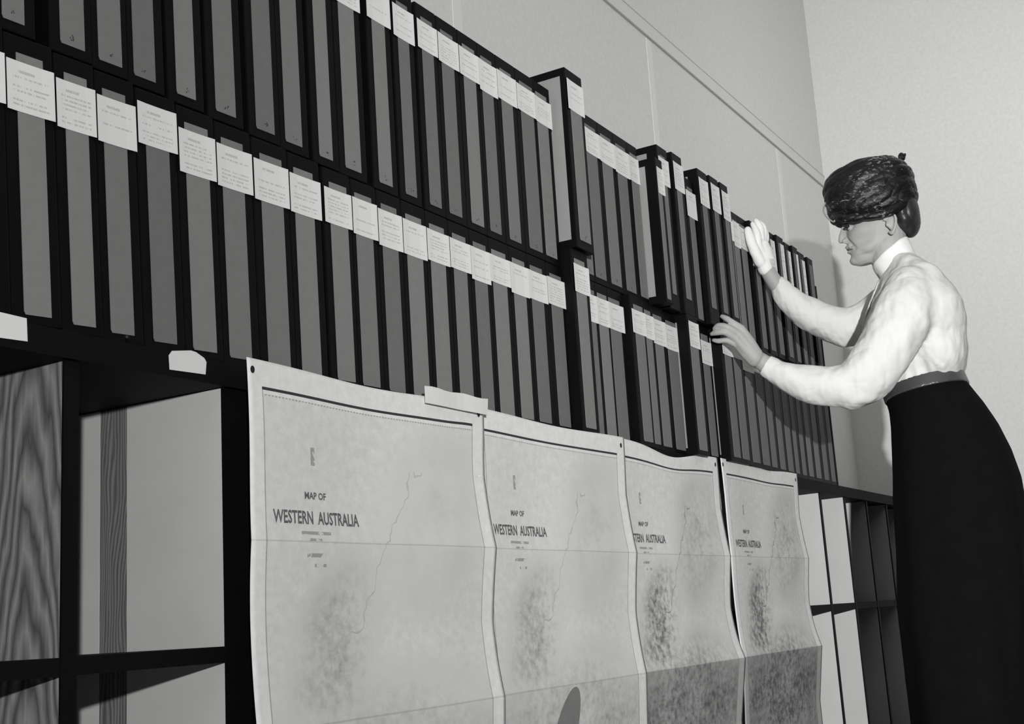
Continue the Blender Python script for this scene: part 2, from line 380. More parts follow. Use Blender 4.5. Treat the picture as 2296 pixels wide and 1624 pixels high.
# boxes that differ from their row: (base raised, top raised, spine panel foot raised)
TALL = {('upper', 20): (0.0455, 0.0545, 0.0515), ('upper', 26): (0, -0.036, -0.006), ('upper', 27): (0, 0.024, 0.028), ('upper', 28): (0, 0.028, 0.029), ('upper', 29): (0, -0.014, -0.008),
        ('upper', 30): (0, 0.028, 0.034), ('upper', 31): (0, 0.033, 0.036), ('upper', 32): (0, 0.035, 0.038), ('lower', 20): (0, 0.0455, 0), ('lower', 28): (0, 0.0, 0)}
def build_row(rows, zg, zb, zt, gz1, row, specials, number):
    # rows: (px left, px right of the grey spine at its foot, pull, label (z top, z bottom) or None, shade)
    spans = []
    for i, (p0, p1, pull, lab, shade) in enumerate(rows):
        zz = zg+TALL.get((row, i), (0, 0, 0))[2]
        spans.append([X_at(p0, zz, -pull), X_at(p1, zz, -pull)])
    texts = row_labels(len(rows), row, specials)
    lim = -1e9
    ext = []
    for i, (a, b) in enumerate(spans):
        x0 = a-MARG; x1 = b+MARG
        ext.append([x0, x1])
    for i in range(len(ext)-1):          # neighbours share or leave their gap, never overlap
        gap = ext[i+1][0]-ext[i][1]
        if gap < 0.0006:
            m = (spans[i][1]+spans[i+1][0])/2
            ext[i][1] = m-0.0003; ext[i+1][0] = m+0.0003
        elif gap < 0.016:
            ext[i][1] += gap*0.45; ext[i+1][0] -= gap*0.45
        elif gap < 0.05:
            ext[i][1] += 0.006; ext[i+1][0] -= 0.006
    for i, (p0, p1, pull, lab, shade) in enumerate(rows):
        x0, x1 = ext[i]; a, b = spans[i]
        a = max(a, x0+0.003); b = min(b, x1-0.003)
        l = None if lab is None else (lab[0], lab[1], lab[2] if len(lab) > 2 else 0.001)
        db, dt, dg_ = TALL.get((row, i), (0, 0, 0))
        tl = max(0.0, 0.055*(1.95-x0)/0.9) if row == 'lower' else max(0.0, 0.045*(2.0-x0)/0.85)
        if row == 'upper': tl = min(tl, 0.048)
        else: tl = min(tl, 0.058)
        make_box(x0, x1, a, b, pull, zb+db, zt+dt, zg+dg_, gz1+dt, l, shade, row, texts[i], number and i < 26, tl, 0.013 if (row, i) == ('upper', 20) else 0.030)

L = lambda top, h=0.067, ins=0.001: (top, top-h, ins)
low = [
 (55, 116, 0, L(1.262), 2), (163.5, 215, 0, L(1.262), 2), (249.5, 301.5, 0, L(1.262, .066), 1), (345, 397, 0, L(1.277, .062), 0), (434, 486.5, 0, L(1.262), 2),
 (516, 565, 0, L(1.262, .067), 1), (602.7, 652, 0, L(1.262), 1), (678.4, 721.5, 0, L(1.262, .066), 2), (758, 797, 0, L(1.262, .062), 2), (814.8, 852.7, 0, L(1.264, .066), 1),
 (874, 909, 0, L(1.262, .068), 0), (929, 964, 0, L(1.262), 2), (982, 1015, 0, L(1.262, .062), 2), (1033.7, 1063, 0, L(1.262, .06), 1), (1081, 1109, 0, L(1.262, .068), 0),
 (1123, 1154, 0, L(1.262, .058), 2), (1170, 1197, 0, L(1.262, .066), 2), (1210.5, 1237, 0, L(1.262, .064), 0), (1255, 1280, 0, L(1.264, .062), 0),
 (1314.5, 1337, 0.025, L(1.307, .066, .004), 2), (1341, 1355, 0.0, L(1.262, .066), 0), (1362.5, 1383, 0.0, L(1.262, .066), 2), (1388, 1412, 0.0, L(1.262, .066), 0),
 (1444.6, 1464.5, 0.016, L(1.260, .06), 1), (1469, 1482, 0.012, L(1.262, .062), 1), (1488.5, 1507, 0.008, L(1.262, .066), 1), (1517, 1537.5, 0.004, L(1.262, .066), 0),
 (1569, 1586.5, 0.038, L(1.279, .070, .003), 1), (1596, 1610.5, 0.010, L(1.255, .066), 0), (1646.5, 1661, 0.042, L(1.262, .040), 0), (1666, 1681, 0.04, L(1.255, .03), 0),
 (1689, 1705, 0.032, L(1.262, .060), 0), (1712, 1727, 0.028, L(1.262, .05), 0), (1732.5, 1743.5, 0.024, L(1.262, .05), 0), (1751, 1762, 0.02, L(1.262, .062), 0),
 (1769, 1780, 0.016, L(1.262, .062), 0), (1786, 1793.5, 0.012, L(1.262, .062), 0), (1801, 1809, 0.01, L(1.262, .062), 0), (1815.6, 1825, 0.01, L(1.262, .062), 1),
 (1832, 1842, 0.008, L(1.262, .062), 1), (1850, 1859, 0.006, L(1.262, .06), 0), (1866, 1874, 0.004, None, 0)]
low.insert(0, (-62, -2, 0, L(1.262), 1))
build_row(low, 0.9335, TB1+0.0005, 1.2975, 1.274, 'lower',
 {20: 'archive box pulled forward in the lower row below the tall pulled-out box', 28: 'archive box pulled forward in the lower row just left of the bare hand',
  42: 'unlabelled dark archive box closing the right end of the lower row', 4: 'archive box in the lower row, fifth from left, its label set highest'}, False)
upp = [
 (-75, -20, 0, None, 1), (5, 55, 0, None, 1), (136, 190.5, 0, None, 1), (222, 274, 0, None, 1), (301, 349, 0, None, 0), (396.6, 439, 0, None, 2), (484.4, 528.7, 0, None, 1),
 (575, 615.6, 0, None, 0), (640.5, 677.5, 0, None, 1), (716.6, 746, 0, L(1.690, .07), 2), (775, 810, 0, L(1.690, .068), 2), (851, 880, 0, L(1.690, .062), 2),
 (910, 934.5, 0, L(1.690, .066), 0), (964.5, 990, 0, L(1.690, .060), 0), (1008.5, 1036, 0, L(1.690, .062), 0), (1058, 1085, 0, L(1.690, .062), 2), (1100, 1124.3, 0, L(1.690, .07), 0),
 (1143.6, 1168.4, 0, L(1.692, .066), 1), (1188, 1216.4, 0, L(1.690, .062), 0), (1225, 1249, 0, L(1.688, .062), 2),
 (1301, 1325, 0.035, L(1.754, .075, .004), 2), (1312, 1331, 0.0, L(1.690, .06), 1), (1336.5, 1359.6, 0, L(1.690, .064), 0), (1371.6, 1394.4, 0, L(1.690, .066), 1), (1406, 1427, 0, L(1.690, .07), 0),
 (1438, 1457, 0, L(1.690, .068), 1),
 (1494, 1505, 0.050, L(1.663, .072), 1), (1506.4, 1517.4, 0.030, L(1.717, .075), 1), (1540, 1550.7, 0.035, L(1.727, .08), 1), (1567, 1578, 0.026, L(1.674, .077), 0),
 (1597, 1607, 0.040, L(1.727, .08), 0), (1624, 1633, 0.040, L(1.735, .083), 0), (1648, 1656.6, 0.040, L(1.735, .088), 1), (1660, 1666, 0, L(1.69, .064), 0), (1668, 1679, 0.0, L(1.696, .082), 1),
 (1684, 1696, 0.0, L(1.690, .07), 1), (1713, 1722, 0.012, None, 0), (1731, 1740, 0.018, None, 0), (1751, 1760, 0.018, L(1.700, .14, .024), 0), (1772, 1780, 0.026, L(1.700, .14, .026), 0),
 (1790, 1797, 0.018, L(1.700, .14, .026), 0), (1806, 1812, 0.026, L(1.700, .14, .028), 0), (1821, 1827, 0.018, L(1.700, .14, .028), 0), (1841, 1847, 0.020, None, 0)]
build_row(upp, 1.3135, SH1+0.0005, 1.7255, 1.700, 'upper',
 {20: 'archive box standing raised and pulled out of the upper row, showing its broad pale side', 26: 'archive box pulled slightly out of the upper row showing a narrow pale side',
  43: 'dark unlabelled archive box closing the right end of the upper row'}, True)

# ------------------------------------------------------------------ paper tags on the black board edge
def paper_tag(name, pts, label):
    ps = [on_y(x, y, -0.0135) for x, y in pts]
    c = sum(ps)/len(ps); n = len(ps)
    v = [(p[0]-c[0], 0, p[2]-c[2]) for p in ps]+[(p[0]-c[0], 0.0009, p[2]-c[2]) for p in ps]
    f = [tuple(range(n)), tuple(range(2*n-1, n-1, -1))]+[(i, i+n, (i+1) % n+n, (i+1) % n) for i in range(n)]
    o = mesh_obj(name, v, f, m_tag); o.location = c
    return tag(o, label, 'label')
paper_tag('paper_tag', [(381, 829), (379, 797), (386, 787), (428, 786), (440, 790), (458, 803), (463, 812), (461, 840)], 'blank white paper tag with clipped corners stuck on the black board edge')
paper_tag('paper_tag', [(-40, 752), (-42, 690), (60, 714), (62, 766)], 'white paper tag on the board edge at the far left')
pin = mesh_obj('drawing_pin', *(lambda bm: ([v.co[:] for v in bm.verts], [[v.index for v in f.verts] for f in bm.faces]))((lambda b: (bmesh.ops.create_uvsphere(b, u_segments=12, v_segments=8, radius=0.0028), b.verts.index_update(), b)[2])(bmesh.new())), m_eye, None, True)
_p = on_y(283, 757, -0.0125); pin.location = (_p[0], -0.0135, _p[2]); tag(pin, 'small dark round pin stuck in the board edge under a spine', 'pin')

# ------------------------------------------------------------------ maps
ZTOP = 0.928; SW = 0.648
def sheet_pt(mp, s, t):
    """s metres from left, t metres below the top"""
    x = mp['x0']+s; z = ZTOP-t
    f1, f2 = 0.265, 0.530
    if t < f1: k = 1-abs(math.cos(math.pi*t/f1)) ; ridge = (t/f1)**4
    elif t < f2: k = 1-abs(math.cos(math.pi*(t-f1)/(f2-f1))); ridge = ((f2-t)/(f2-f1))**3+(mp.get('amp2', mp['amp'])/mp['amp'])*((t-f1)/(f2-f1))**4
    else: k = 0; ridge = max(0, 1-(t-f2)/0.16)*(mp.get('amp2', mp['amp'])/mp['amp'])
    edge = (s/SW)
    y = -mp['y']-mp['amp']*ridge*(0.35+0.65*edge)+mp['amp']*0.35*k*edge
    y -= 0.0025*math.sin(s*17+mp['ph'])*min(1, t/0.1)
    y -= mp['low']*max(0, t-f2)*1.0
    y = min(y, -0.0165 if t < 0.5 else -0.012)
    sag = 0
    for (c, w, d) in mp['sag']: sag += d*math.exp(-((s-c)/w)**2)*math.exp(-t/0.06)
    x += 0.005*math.sin(t*13+mp['ph'])*math.exp(-((s-0)/0.2)**2)*0.7
    return Vector((x, y, z-sag))
MAPS = [
 dict(x0=1.353, y=0.038, amp=0.014, ph=0.3, low=0.02, sag=[(0.30, 0.17, 0.008), (0.60, 0.06, -0.006)], label='largest map sheet pinned to the black board beside the open bays', mat=0),
 dict(x0=1.976, y=0.029, amp=0.012, ph=1.3, low=0.01, sag=[(0.33, 0.2, 0.007), (0.60, 0.05, 0.0)], label='second map sheet from the left, overlapped by the nearest one', mat=1),
 dict(x0=2.572, y=0.0200, amp=0.012, ph=2.2, low=0, amp2=0.026, sag=[(0.34, 0.14, 0.022), (0.60, 0.05, 0.0)], label='third map sheet from the left with a deeply sagging top edge', mat=2),
 dict(x0=3.232, y=0.0240, amp=0.012, ph=0.9, low=0, amp2=0.024, sag=[(0.38, 0.12, 0.008)], label='farthest map sheet at the right end of the hanging row', mat=3)]
def text_mesh(body, height):
    c = bpy.data.curves.new('txt', 'FONT'); c.body = body; c.size = 1.0; c.offset = 0.022; c.extrude = 0; c.resolution_u = 2
    o = bpy.data.objects.new('txt', c); COL.objects.link(o)
    dg = bpy.context.evaluated_depsgraph_get(); dg.update()
    me = bpy.data.meshes.new_from_object(o.evaluated_get(dg))
    vs = [v.co.copy() for v in me.vertices]; fs = [tuple(p.vertices) for p in me.polygons]
    bpy.data.objects.remove(o); bpy.data.curves.remove(c)
    x0 = min(v.x for v in vs); x1 = max(v.x for v in vs); y0 = min(v.y for v in vs); y1 = max(v.y for v in vs)
    return [((v.x-x0)/(x1-x0), (v.y-y0)/(y1-y0)) for v in vs], fs
T1 = text_mesh('WESTERN  AUSTRALIA', 1); T2 = text_mesh('MAP OF', 1)
m_print = mat('map_print_ink', 0.13, 0.5, 160, 0.9, 0.1)
for mp in MAPS:
    root = thing('wall_map', mp['label'], 'map', (mp['x0'], -mp['y'], ZTOP), 'hanging map sheets')
    o0 = Vector(root.location)
    nx, ny = 64, 110; LEN = 0.86
    vs, uvs = [], []
    for j in range(ny+1):
        for i in range(nx+1):
            s = SW*i/nx; t = LEN*j/ny
            ss = s
            if j < 2 and (i == nx or i == 0): pass
            vs.append(sheet_pt(mp, ss, t)-o0); uvs.append((s, t))
    fs = [(j*(nx+1)+i, (j+1)*(nx+1)+i, (j+1)*(nx+1)+i+1, j*(nx+1)+i+1) for j in range(ny) for i in range(nx)]
    k = len(vs); thick = Vector((0, 0.0009, 0))
    vs += [v+thick for v in vs]; uvs += uvs
    back = [tuple(q+k for q in reversed(f)) for f in fs]
    rim = []
    ring = [i for i in range(nx)]+[j*(nx+1)+nx for j in range(ny)]+[ny*(nx+1)+i for i in range(nx, 0, -1)]+[j*(nx+1) for j in range(ny, 0, -1)]
    for a, b in zip(ring, ring[1:]+ring[:1]): rim.append((a, b, b+k, a+k))
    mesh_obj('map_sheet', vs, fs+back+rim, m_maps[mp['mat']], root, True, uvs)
    def lay(tm, s0, s1, t0, t1):
        V, Fq = tm
        out = []
        for (u, w) in V:
            p = sheet_pt(mp, s0+(s1-s0)*u, t1+(t0-t1)*w); p.y -= 0.0009; out.append(p-o0)
        n_ = len(out)
        return mesh_obj('lettering', out, [f for f in Fq], m_print, root)
    lay(T1, 0.044, 0.248, 0.219, 0.239); lay(T2, 0.116, 0.168, 0.190, 0.201)
    for (s, t) in ((0.010, 0.017), (SW-0.020, 0.020)):
        c = sheet_pt(mp, s, t)-o0; n_ = 14
        v = [(c.x+0.0042*math.cos(2*math.pi*q/n_), c.y-0.0012, c.z+0.0055*math.sin(2*math.pi*q/n_)) for q in range(n_)]+[(c.x+0.0042*math.cos(2*math.pi*q/n_), c.y-0.0004, c.z+0.0055*math.sin(2*math.pi*q/n_)) for q in range(n_)]
        f = [tuple(range(n_)), tuple(range(2*n_-1, n_-1, -1))]+[(q, q+n_, (q+1) % n_+n_, (q+1) % n_) for q in range(n_)]
        mesh_obj('eyelet', v, f, m_hole, root)
# strip of paper turned over the top corner of the nearest map
def strip(a, b, ztop, h, y, label):
    n = 10; vs = []
    for yy in (0, 0.0008):
        for i in range(n+1):
            x = a+(b-a)*i/n
            for z in (0, 1):
                w = 0.0015*math.sin(i*1.3)
                vs.append((x, y+yy-0.001*math.sin(i*0.9)-0.003*z*(i/n), ztop-(1-z)*h+(w if z else 0)))
    k = 2*(n+1); fs = []
    for i in range(n):
        fs += [(2*i, 2*i+2, 2*i+3, 2*i+1), (k+2*i, k+2*i+1, k+2*i+3, k+2*i+2), (2*i, k+2*i, k+2*i+2, 2*i+2), (2*i+1, 2*i+3, k+2*i+3, k+2*i+1)]
    fs += [(0, 1, k+1, k), (2*n, k+2*n, k+2*n+1, 2*n+1)]
    o = mesh_obj('paper_strip', vs, fs, m_tag); return tag(o, label, 'paper')
strip(1.795, 1.998, 0.940, 0.030, -0.047, 'curled strip of white paper over the top right corner of the nearest map')

# ------------------------------------------------------------------ the woman
B = C+ray(2080, 760)*3.65
nrm = -np.array([0.97, 0.245, 0]); nrm /= np.linalg.norm(nrm)          # her left side, towards the camera
FWD = np.array([nrm[1], -nrm[0], 0]); FWD = FWD if FWD[1] > 0 else -FWD  # the way she faces
def P(x, y, w=0.0):
    d = ray(x, y); return Vector(C+d*(((B+nrm*w-C)@nrm)/(d@nrm)))
NV = Vector(nrm); FV = Vector(FWD); ZV = Vector((0, 0, 1))
PX = 1/755.0
class Shells:
    def __init__(s): s.v = []; s.f = []
    def ring_loft(s, rings, cap=True):
        n = len(rings[0]); k = len(s.v)
        for r in rings: s.v += [tuple(p) for p in r]
        for i in range(len(rings)-1):
            for j in range(n):
                a = k+i*n+j; b = k+i*n+(j+1) % n
                s.f.append((a, b, b+n, a+n))
        if cap:
            s.f.append(tuple(k+j for j in reversed(range(n)))); s.f.append(tuple(k+(len(rings)-1)*n+j for j in range(n)))
    def tube(s, pts, rad, n=14, flat=1.0, fdir=None, ends=True):
        """swept tube with rounded ends through pts (Vectors) with radii"""
        pts = [Vector(p) for p in pts]
        # refine
        P2, R2 = [], []
        for i in range(len(pts)-1):
            p0 = pts[max(i-1, 0)]; p1 = pts[i]; p2 = pts[i+1]; p3 = pts[min(i+2, len(pts)-1)]
            for q in range(4):
                u = q/4
                P2.append(0.5*((2*p1)+(p2-p0)*u+(2*p0-5*p1+4*p2-p3)*u*u+(3*p1-p0-3*p2+p3)*u**3)); R2.append(rad[i]+(rad[i+1]-rad[i])*u)
        P2.append(pts[-1]); R2.append(rad[-1])
        d0 = (P2[1]-P2[0]).normalized(); d1 = (P2[-1]-P2[-2]).normalized()
        if ends:
            pre = [(P2[0]-d0*R2[0]*c, R2[0]*math.sqrt(max(1-c*c, 0))) for c in (0.97, 0.8, 0.5)]
            post = [(P2[-1]+d1*R2[-1]*c, R2[-1]*math.sqrt(max(1-c*c, 0))) for c in (0.5, 0.8, 0.97)]
            P2 = [a for a, b in pre]+P2+[a for a, b in post]; R2 = [b for a, b in pre]+R2+[b for a, b in post]
        rings = []
        ref = Vector(fdir) if fdir is not None else NV
        for i, p in enumerate(P2):
            d = (P2[min(i+1, len(P2)-1)]-P2[max(i-1, 0)]).normalized()
            a = ref-d*ref.dot(d)
            if a.length < 1e-3: a = Vector((0, 0, 1))-d*d.z
            a.normalize(); b = d.cross(a)
            rings.append([p+a*math.cos(t)*R2[i]*flat+b*math.sin(t)*R2[i] for t in [2*math.pi*j/n for j in range(n)]])
        s.ring_loft(rings)
    def ball(s, c, ax, n=16):
        """ellipsoid: centre and three axis vectors"""
        c = Vector(c); rings = []
        for i in range(1, n):
            ph = math.pi*i/n
            rings.append([c+ax[2]*math.cos(ph)+(ax[0]*math.cos(t)+ax[1]*math.sin(t))*math.sin(ph) for t in [2*math.pi*j/(2*n) for j in range(2*n)]])
        s.ring_loft(rings)
def fix_normals(me):
    bm = bmesh.new(); bm.from_mesh(me); bmesh.ops.recalc_face_normals(bm, faces=bm.faces[:]); bm.to_mesh(me); bm.free()
def remeshed(name, sh, m, parent, voxel, smooth=6, disp=None, origin=Vector((0, 0, 0)), factor=0.5):
    me = bpy.data.meshes.new(name+'_src'); me.from_pydata([tuple(Vector(v)-origin) for v in sh.v], [], sh.f); me.update(); fix_normals(me)
    o = bpy.data.objects.new(name, me); COL.objects.link(o)
    r = o.modifiers.new('r', 'REMESH'); r.mode = 'VOXEL'; r.voxel_size = voxel; r.adaptivity = 0
    if smooth:
        s_ = o.modifiers.new('s', 'SMOOTH'); s_.iterations = smooth; s_.factor = factor
    dg = bpy.context.evaluated_depsgraph_get(); dg.update()
    me2 = bpy.data.meshes.new_from_object(o.evaluated_get(dg)); me2.name = name
    o.modifiers.clear(); o.data = me2; bpy.data.meshes.remove(me)
    if disp:
        nv = len(me2.vertices); co = np.empty(nv*3); me2.vertices.foreach_get('co', co); co = co.reshape(-1, 3)
        no = np.empty(nv*3); me2.vertex_normals.foreach_get('vector', no); no = no.reshape(-1, 3)
        if getattr(disp, 'vec', False): d = disp(co+np.array(origin), no)
        else: d = np.array([disp(Vector(c)+origin, Vector(q)) for c, q in zip(co, no)])
        me2.vertices.foreach_set('co', (co+no*d[:, None]).ravel()); me2.update()
    me2.materials.clear(); me2.materials.append(m)
    me2.polygons.foreach_set('use_smooth', [True]*len(me2.polygons))
    o.parent = parent
    return o

BASE = Vector((3.70, -0.52, 0.0))
woman = thing('person', 'elderly woman in white blouse, long black skirt and dark turban reaching for the boxes', 'person', BASE)
HT = math.radians(0)
# head frame
hO = P(1960, 540, 0)
hf_px, hu_px = (-0.97, 0.25), (-0.25, -0.97)
def H(f, u, w=0.0):
    """head coordinates in px-like units (forward, up, towards camera)"""
    return P(1960+f*hf_px[0]+u*hu_px[0], 540+f*hf_px[1]+u*hu_px[1], w*PX)
hF = (H(50, 0)-H(0, 0)).normalized(); hU = (H(0, 50)-H(0, 0)).normalized()
def sup(c, a, b, e, n, fn=None):
    """superellipse ring"""
    out = []
    for j in range(n):
        t = 2*math.pi*j/n; ct, st = math.cos(t), math.sin(t)
        x = math.copysign(abs(ct)**(2/e), ct); y = math.copysign(abs(st)**(2/e), st)
        if fn: y *= fn(x)
        out.append(c+a*x+b*y)
    return out
body = Shells()
hs = [(-47, 46, 12, 12), (-42, 56, 2, 19), (-34, 60, -10, 26), (-26, 61, -22, 33), (-16, 60, -42, 40), (-6, 60, -60, 44), (4, 60, -74, 47), (16, 59, -83, 50), (30, 57, -88, 53),
      (42, 56, -91, 54), (54, 60, -91, 56), (75, 57, -89, 55), (95, 49, -82, 50), (112, 36, -68, 40), (122, 18, -48, 26)]
rings = []
for (u, f, b, w) in hs:
    c = (H(f, u)+H(b, u))/2; a = (H(f, u)-H(b, u))/2
    rings.append(sup(c, a, NV*w*PX, 2.15, 36, lambda x: 1-0.16*max(x, 0)))
body.ring_loft(rings)
# nose, brows, cheeks, lids, muzzle, chin, lips
body.ball(H(57, 27, 0), (hF*10*PX, NV*8*PX, hU*17*PX), 10)
body.tube([H(55, 52), H(62, 40), H(69, 27), H(71.5, 18)], [5*PX, 5*PX, 6*PX, 6.5*PX], flat=0.9)
for s in (-1, 1):
    body.ball(H(61, 15, 7.5*s), (hF*9*PX, NV*5.5*PX, hU*6*PX), 8)
    body.tube([H(56, 55, 6*s), H(53, 57, 22*s), H(43, 56, 38*s)], [5*PX, 5*PX, 4*PX])
    body.ball(H(45, 43, 25*s), (hF*10*PX, NV*10*PX, hU*7.5*PX), 10)
    # ear
    e = [H(-33, 40, 56*s), H(-36, 52, 60*s), H(-47, 57, 63*s), H(-57, 49, 64*s), H(-59, 34, 63*s), H(-53, 18, 60*s), H(-44, 7, 57*s), H(-38, 10, 55*s)]
    body.tube(e, [3.4*PX]*6+[4.5*PX, 3*PX], n=10)
    body.ball(H(-47, 33, 55*s), (hF*11*PX, NV*5*PX, hU*22*PX), 10)
    body.ball(H(-37, 28, 57*s), (hF*3.5*PX, NV*4*PX, hU*6*PX), 8)
body.ball(H(44, -2, 0), (hF*18*PX, NV*24*PX, hU*20*PX), 12)
body.ball(H(50, -32, 0), (hF*13*PX, NV*15*PX, hU*12*PX), 12)
body.tube([H(52, -1, -17), H(62, 1, -7), H(64, 0, 0), H(62, 1, 7), H(52, -1, 17)], [2*PX, 3.4*PX, 3.8*PX, 3.4*PX, 2*PX], n=10)
body.tube([H(51, -6, -15), H(60, -11, -6), H(62, -12, 0), H(60, -11, 6), H(51, -6, 15)], [2*PX, 3.8*PX, 4.2*PX, 3.8*PX, 2*PX], n=10)
# neck and trunk inside the clothes
body.tube([H(-35, 20), P(1992, 575), P(2015, 615), P(2035, 660)], [0.056, 0.052, 0.056, 0.06], n=20)
body.tube([P(2050, 690), P(2055, 735), P(2060, 800), P(2078, 870), P(2120, 960), P(2135, 1040)], [0.075, 0.085, 0.085, 0.08, 0.12, 0.12], n=22, flat=1.25)
for s in (-1, 1):
    body.tube([P(2130, 1040, 0.09*s), P(2135, 1300, 0.09*s), P(2160, 1530, 0.085*s), P(2172, 1650, 0.085*s)], [0.085, 0.06, 0.045, 0.033], n=16)
# near arm and bare hand
NW = 0.265
near_arm = [P(2050, 650, 0.15), P(2010, 740, 0.22), P(1928, 868, 0.25), P(1830, 852, 0.262), P(1745, 832, NW+0.01), P(1694, 803, NW+0.015)]
body.tube(near_arm, [0.05, 0.043, 0.036, 0.034, 0.027, 0.0235], n=18)
def hand(sh, wrist, palm_r, knuckles, fingers, rads, thumb, tr, k=1.0):
    for i, (kn, fg, r) in enumerate(zip(knuckles, fingers, rads)):
        sh.tube([wrist[i], (wrist[i]+kn)/2, kn], [palm_r[0]*k, palm_r[1]*k, r*1.22*k], n=12)
        sh.tube([kn]+fg, [r*1.18*k, r*1.05*k, r*1.0*k, r*0.72*k], n=12)
    sh.tube(thumb, [q*k for q in tr], n=12)
w0 = NW+0.032
kn = [P(1662, 736, w0+.024), P(1655, 748, w0+.030), P(1652, 762, w0+.026), P(1654, 776, w0+.016)]
wr = [P(1696, 796, w0), P(1694, 800, w0+.004), P(1692, 804, w0+.004), P(1690, 808, w0)]
fg = [[P(1643, 724, w0+.034), P(1629, 715, w0+.034), P(1619, 710, w0+.028)],
      [P(1630, 734, w0+.046), P(1612, 731, w0+.042), P(1602, 737, w0+.034)],
      [P(1627, 746, w0+.044), P(1608, 746, w0+.042), P(1596, 749, w0+.034)],
      [P(1630, 764, w0+.030), P(1612, 765, w0+.030), P(1600, 763, w0+.024)]]
hand(body, wr, (0.019, 0.0165), kn, fg, (0.0088, 0.0090, 0.0086, 0.0076), [P(1688, 792, w0-.012), P(1668, 770, w0-.018), P(1645, 757, w0-.010), P(1628, 752, w0-.002)], (0.014, 0.0115, 0.010, 0.0075))
# far arm and gloved hand
FW = -0.135
far_arm = [P(2035, 655, -0.15), P(1975, 700, -0.20), P(1893, 742, -0.20), P(1820, 708, -0.175), P(1755, 655, -0.15), P(1722, 610, FW)]
body.tube(far_arm, [0.05, 0.043, 0.037, 0.034, 0.027, 0.0235], n=18)
kn2 = [P(1700, 553, FW+.012), P(1704, 548, FW-.008), P(1708, 550, FW-.028), P(1711, 556, FW-.046)]
wr2 = [P(1716, 603, FW+.006), P(1716, 602, FW), P(1718, 603, FW-.006), P(1719, 605, FW-.012)]
fg2 = [[P(1698, 530, FW+.014), P(1693, 514, FW+.012), P(1688, 503, FW+.008)],
       [P(1706, 524, FW-.008), P(1702, 506, FW-.010), P(1695, 496, FW-.012)],
       [P(1713, 527, FW-.030), P(1711, 509, FW-.032), P(1704, 500, FW-.034)],
       [P(1717, 536, FW-.050), P(1716, 520, FW-.052), P(1711, 511, FW-.052)]]
th2 = [P(1705, 588, FW+.022), P(1692, 562, FW+.034), P(1683, 537, FW+.040), P(1677, 516, FW+.036)]
hand(body, wr2, (0.019, 0.0165), kn2, fg2, (0.0094, 0.0096, 0.009, 0.008), th2, (0.014, 0.0125, 0.011, 0.0085), 0.82)
FACE = []   # (forward, up, side, radius, push) all in the head's own units
for s_ in (-1, 1):
    FACE += [(58, 46, 22*s_, 10, -6.0), (50, 47, 34*s_, 9, -2.5), (40, 22, 40*s_, 14, 3.6), (52, 18, 27*s_, 10, 1.5), (30, -4, 43*s_, 14, -3.2), (28, -22, 36*s_, 13, 2.2),
             (61, 15, 12.5*s_, 3.4, -3.0), (60, 11, 15*s_, 3.2, -4.2), (58.5, 7, 17.5*s_, 3.2, -4.6), (57, 3, 20*s_, 3.2, -4.6), (55.5, -1, 22*s_, 3.2, -4.4), (54, -5, 24*s_, 3.2, -4.0), (52, -9, 25.5*s_, 3.2, -3.4), (50, -14, 27*s_, 3.4, -2.4),
             (50, 36, 30*s_, 4, -2.4), (53, 36, 24*s_, 4, -2.4), (56, 37, 18*s_, 4, -2.0), (44, 36, 36*s_, 4, -1.6), (40, -24, 33*s_, 5, -2.0), (28, -34, 30*s_, 6, -2.4),
             (52, -4, 18*s_, 3.5, -2.0), (0, 44, 54*s_, 16, -3.0), (-20, -18, 40*s_, 14, 1.5), (-47, 36, 63*s_, 5.5, -3.5)]
FACE += [(66, -5, 0, 3.2, -2.0), (62, -5, 10, 3.0, -2.2), (62, -5, -10, 3.0, -2.2), (63, -21, 0, 7, -2.0), (61, -33, 0, 9, 1.2)]
def facedisp(co, no):
    rel = (co-np.array(H(0, 0, 0)))/PX
    cf, cu, cw = rel@np.array(hF), rel@np.array(hU), rel@nrm
    d = np.zeros(len(co))
    for (f, u, w, r, a) in FACE:
        q = ((cu-u)**2+(cw-w)**2+0.15*(cf-f)**2)/r**2
        d += 1.35*a*PX*np.exp(-q)
    return d
facedisp.vec = True
remeshed('body', body, m_skin, woman, 0.0026, 4, facedisp, BASE)

# eyes, brows and lips, each a small part of its own
for s in (-1, 1):
    e = Shells(); e.ball(H(51, 44.5, 27*s), (hF*7.0*PX, NV*9*PX, hU*3.6*PX), 8)
    remeshed('eye', e, m_eye, woman, 0.0009, 2, None, BASE)  # near-black ellipsoid: the eye with the shadow around it painted in
    e = Shells(); e.tube([H(60, 55, 9*s), H(59, 57, 22*s), H(49, 56, 37*s)], [1.5*PX, 2.6*PX, 1.4*PX], n=8)
    remeshed('eyebrow', e, m_hair, woman, 0.001, 1, None, BASE)
e = Shells(); e.tube([H(50, -6.5, -20), H(59, -5.2, -11), H(62.8, -4.8, 0), H(59, -5.2, 11), H(50, -6.5, 20)], [1.3*PX, 2.2*PX, 2.6*PX, 2.2*PX, 1.3*PX], n=8)
remeshed('mouth', e, m_lip, woman, 0.0009, 2, None, BASE)
hc = P(1949, 428, 0); hx = P(1949-101, 428+25, 0)-hc; hy = P(1949-15, 428-66, 0)-hc
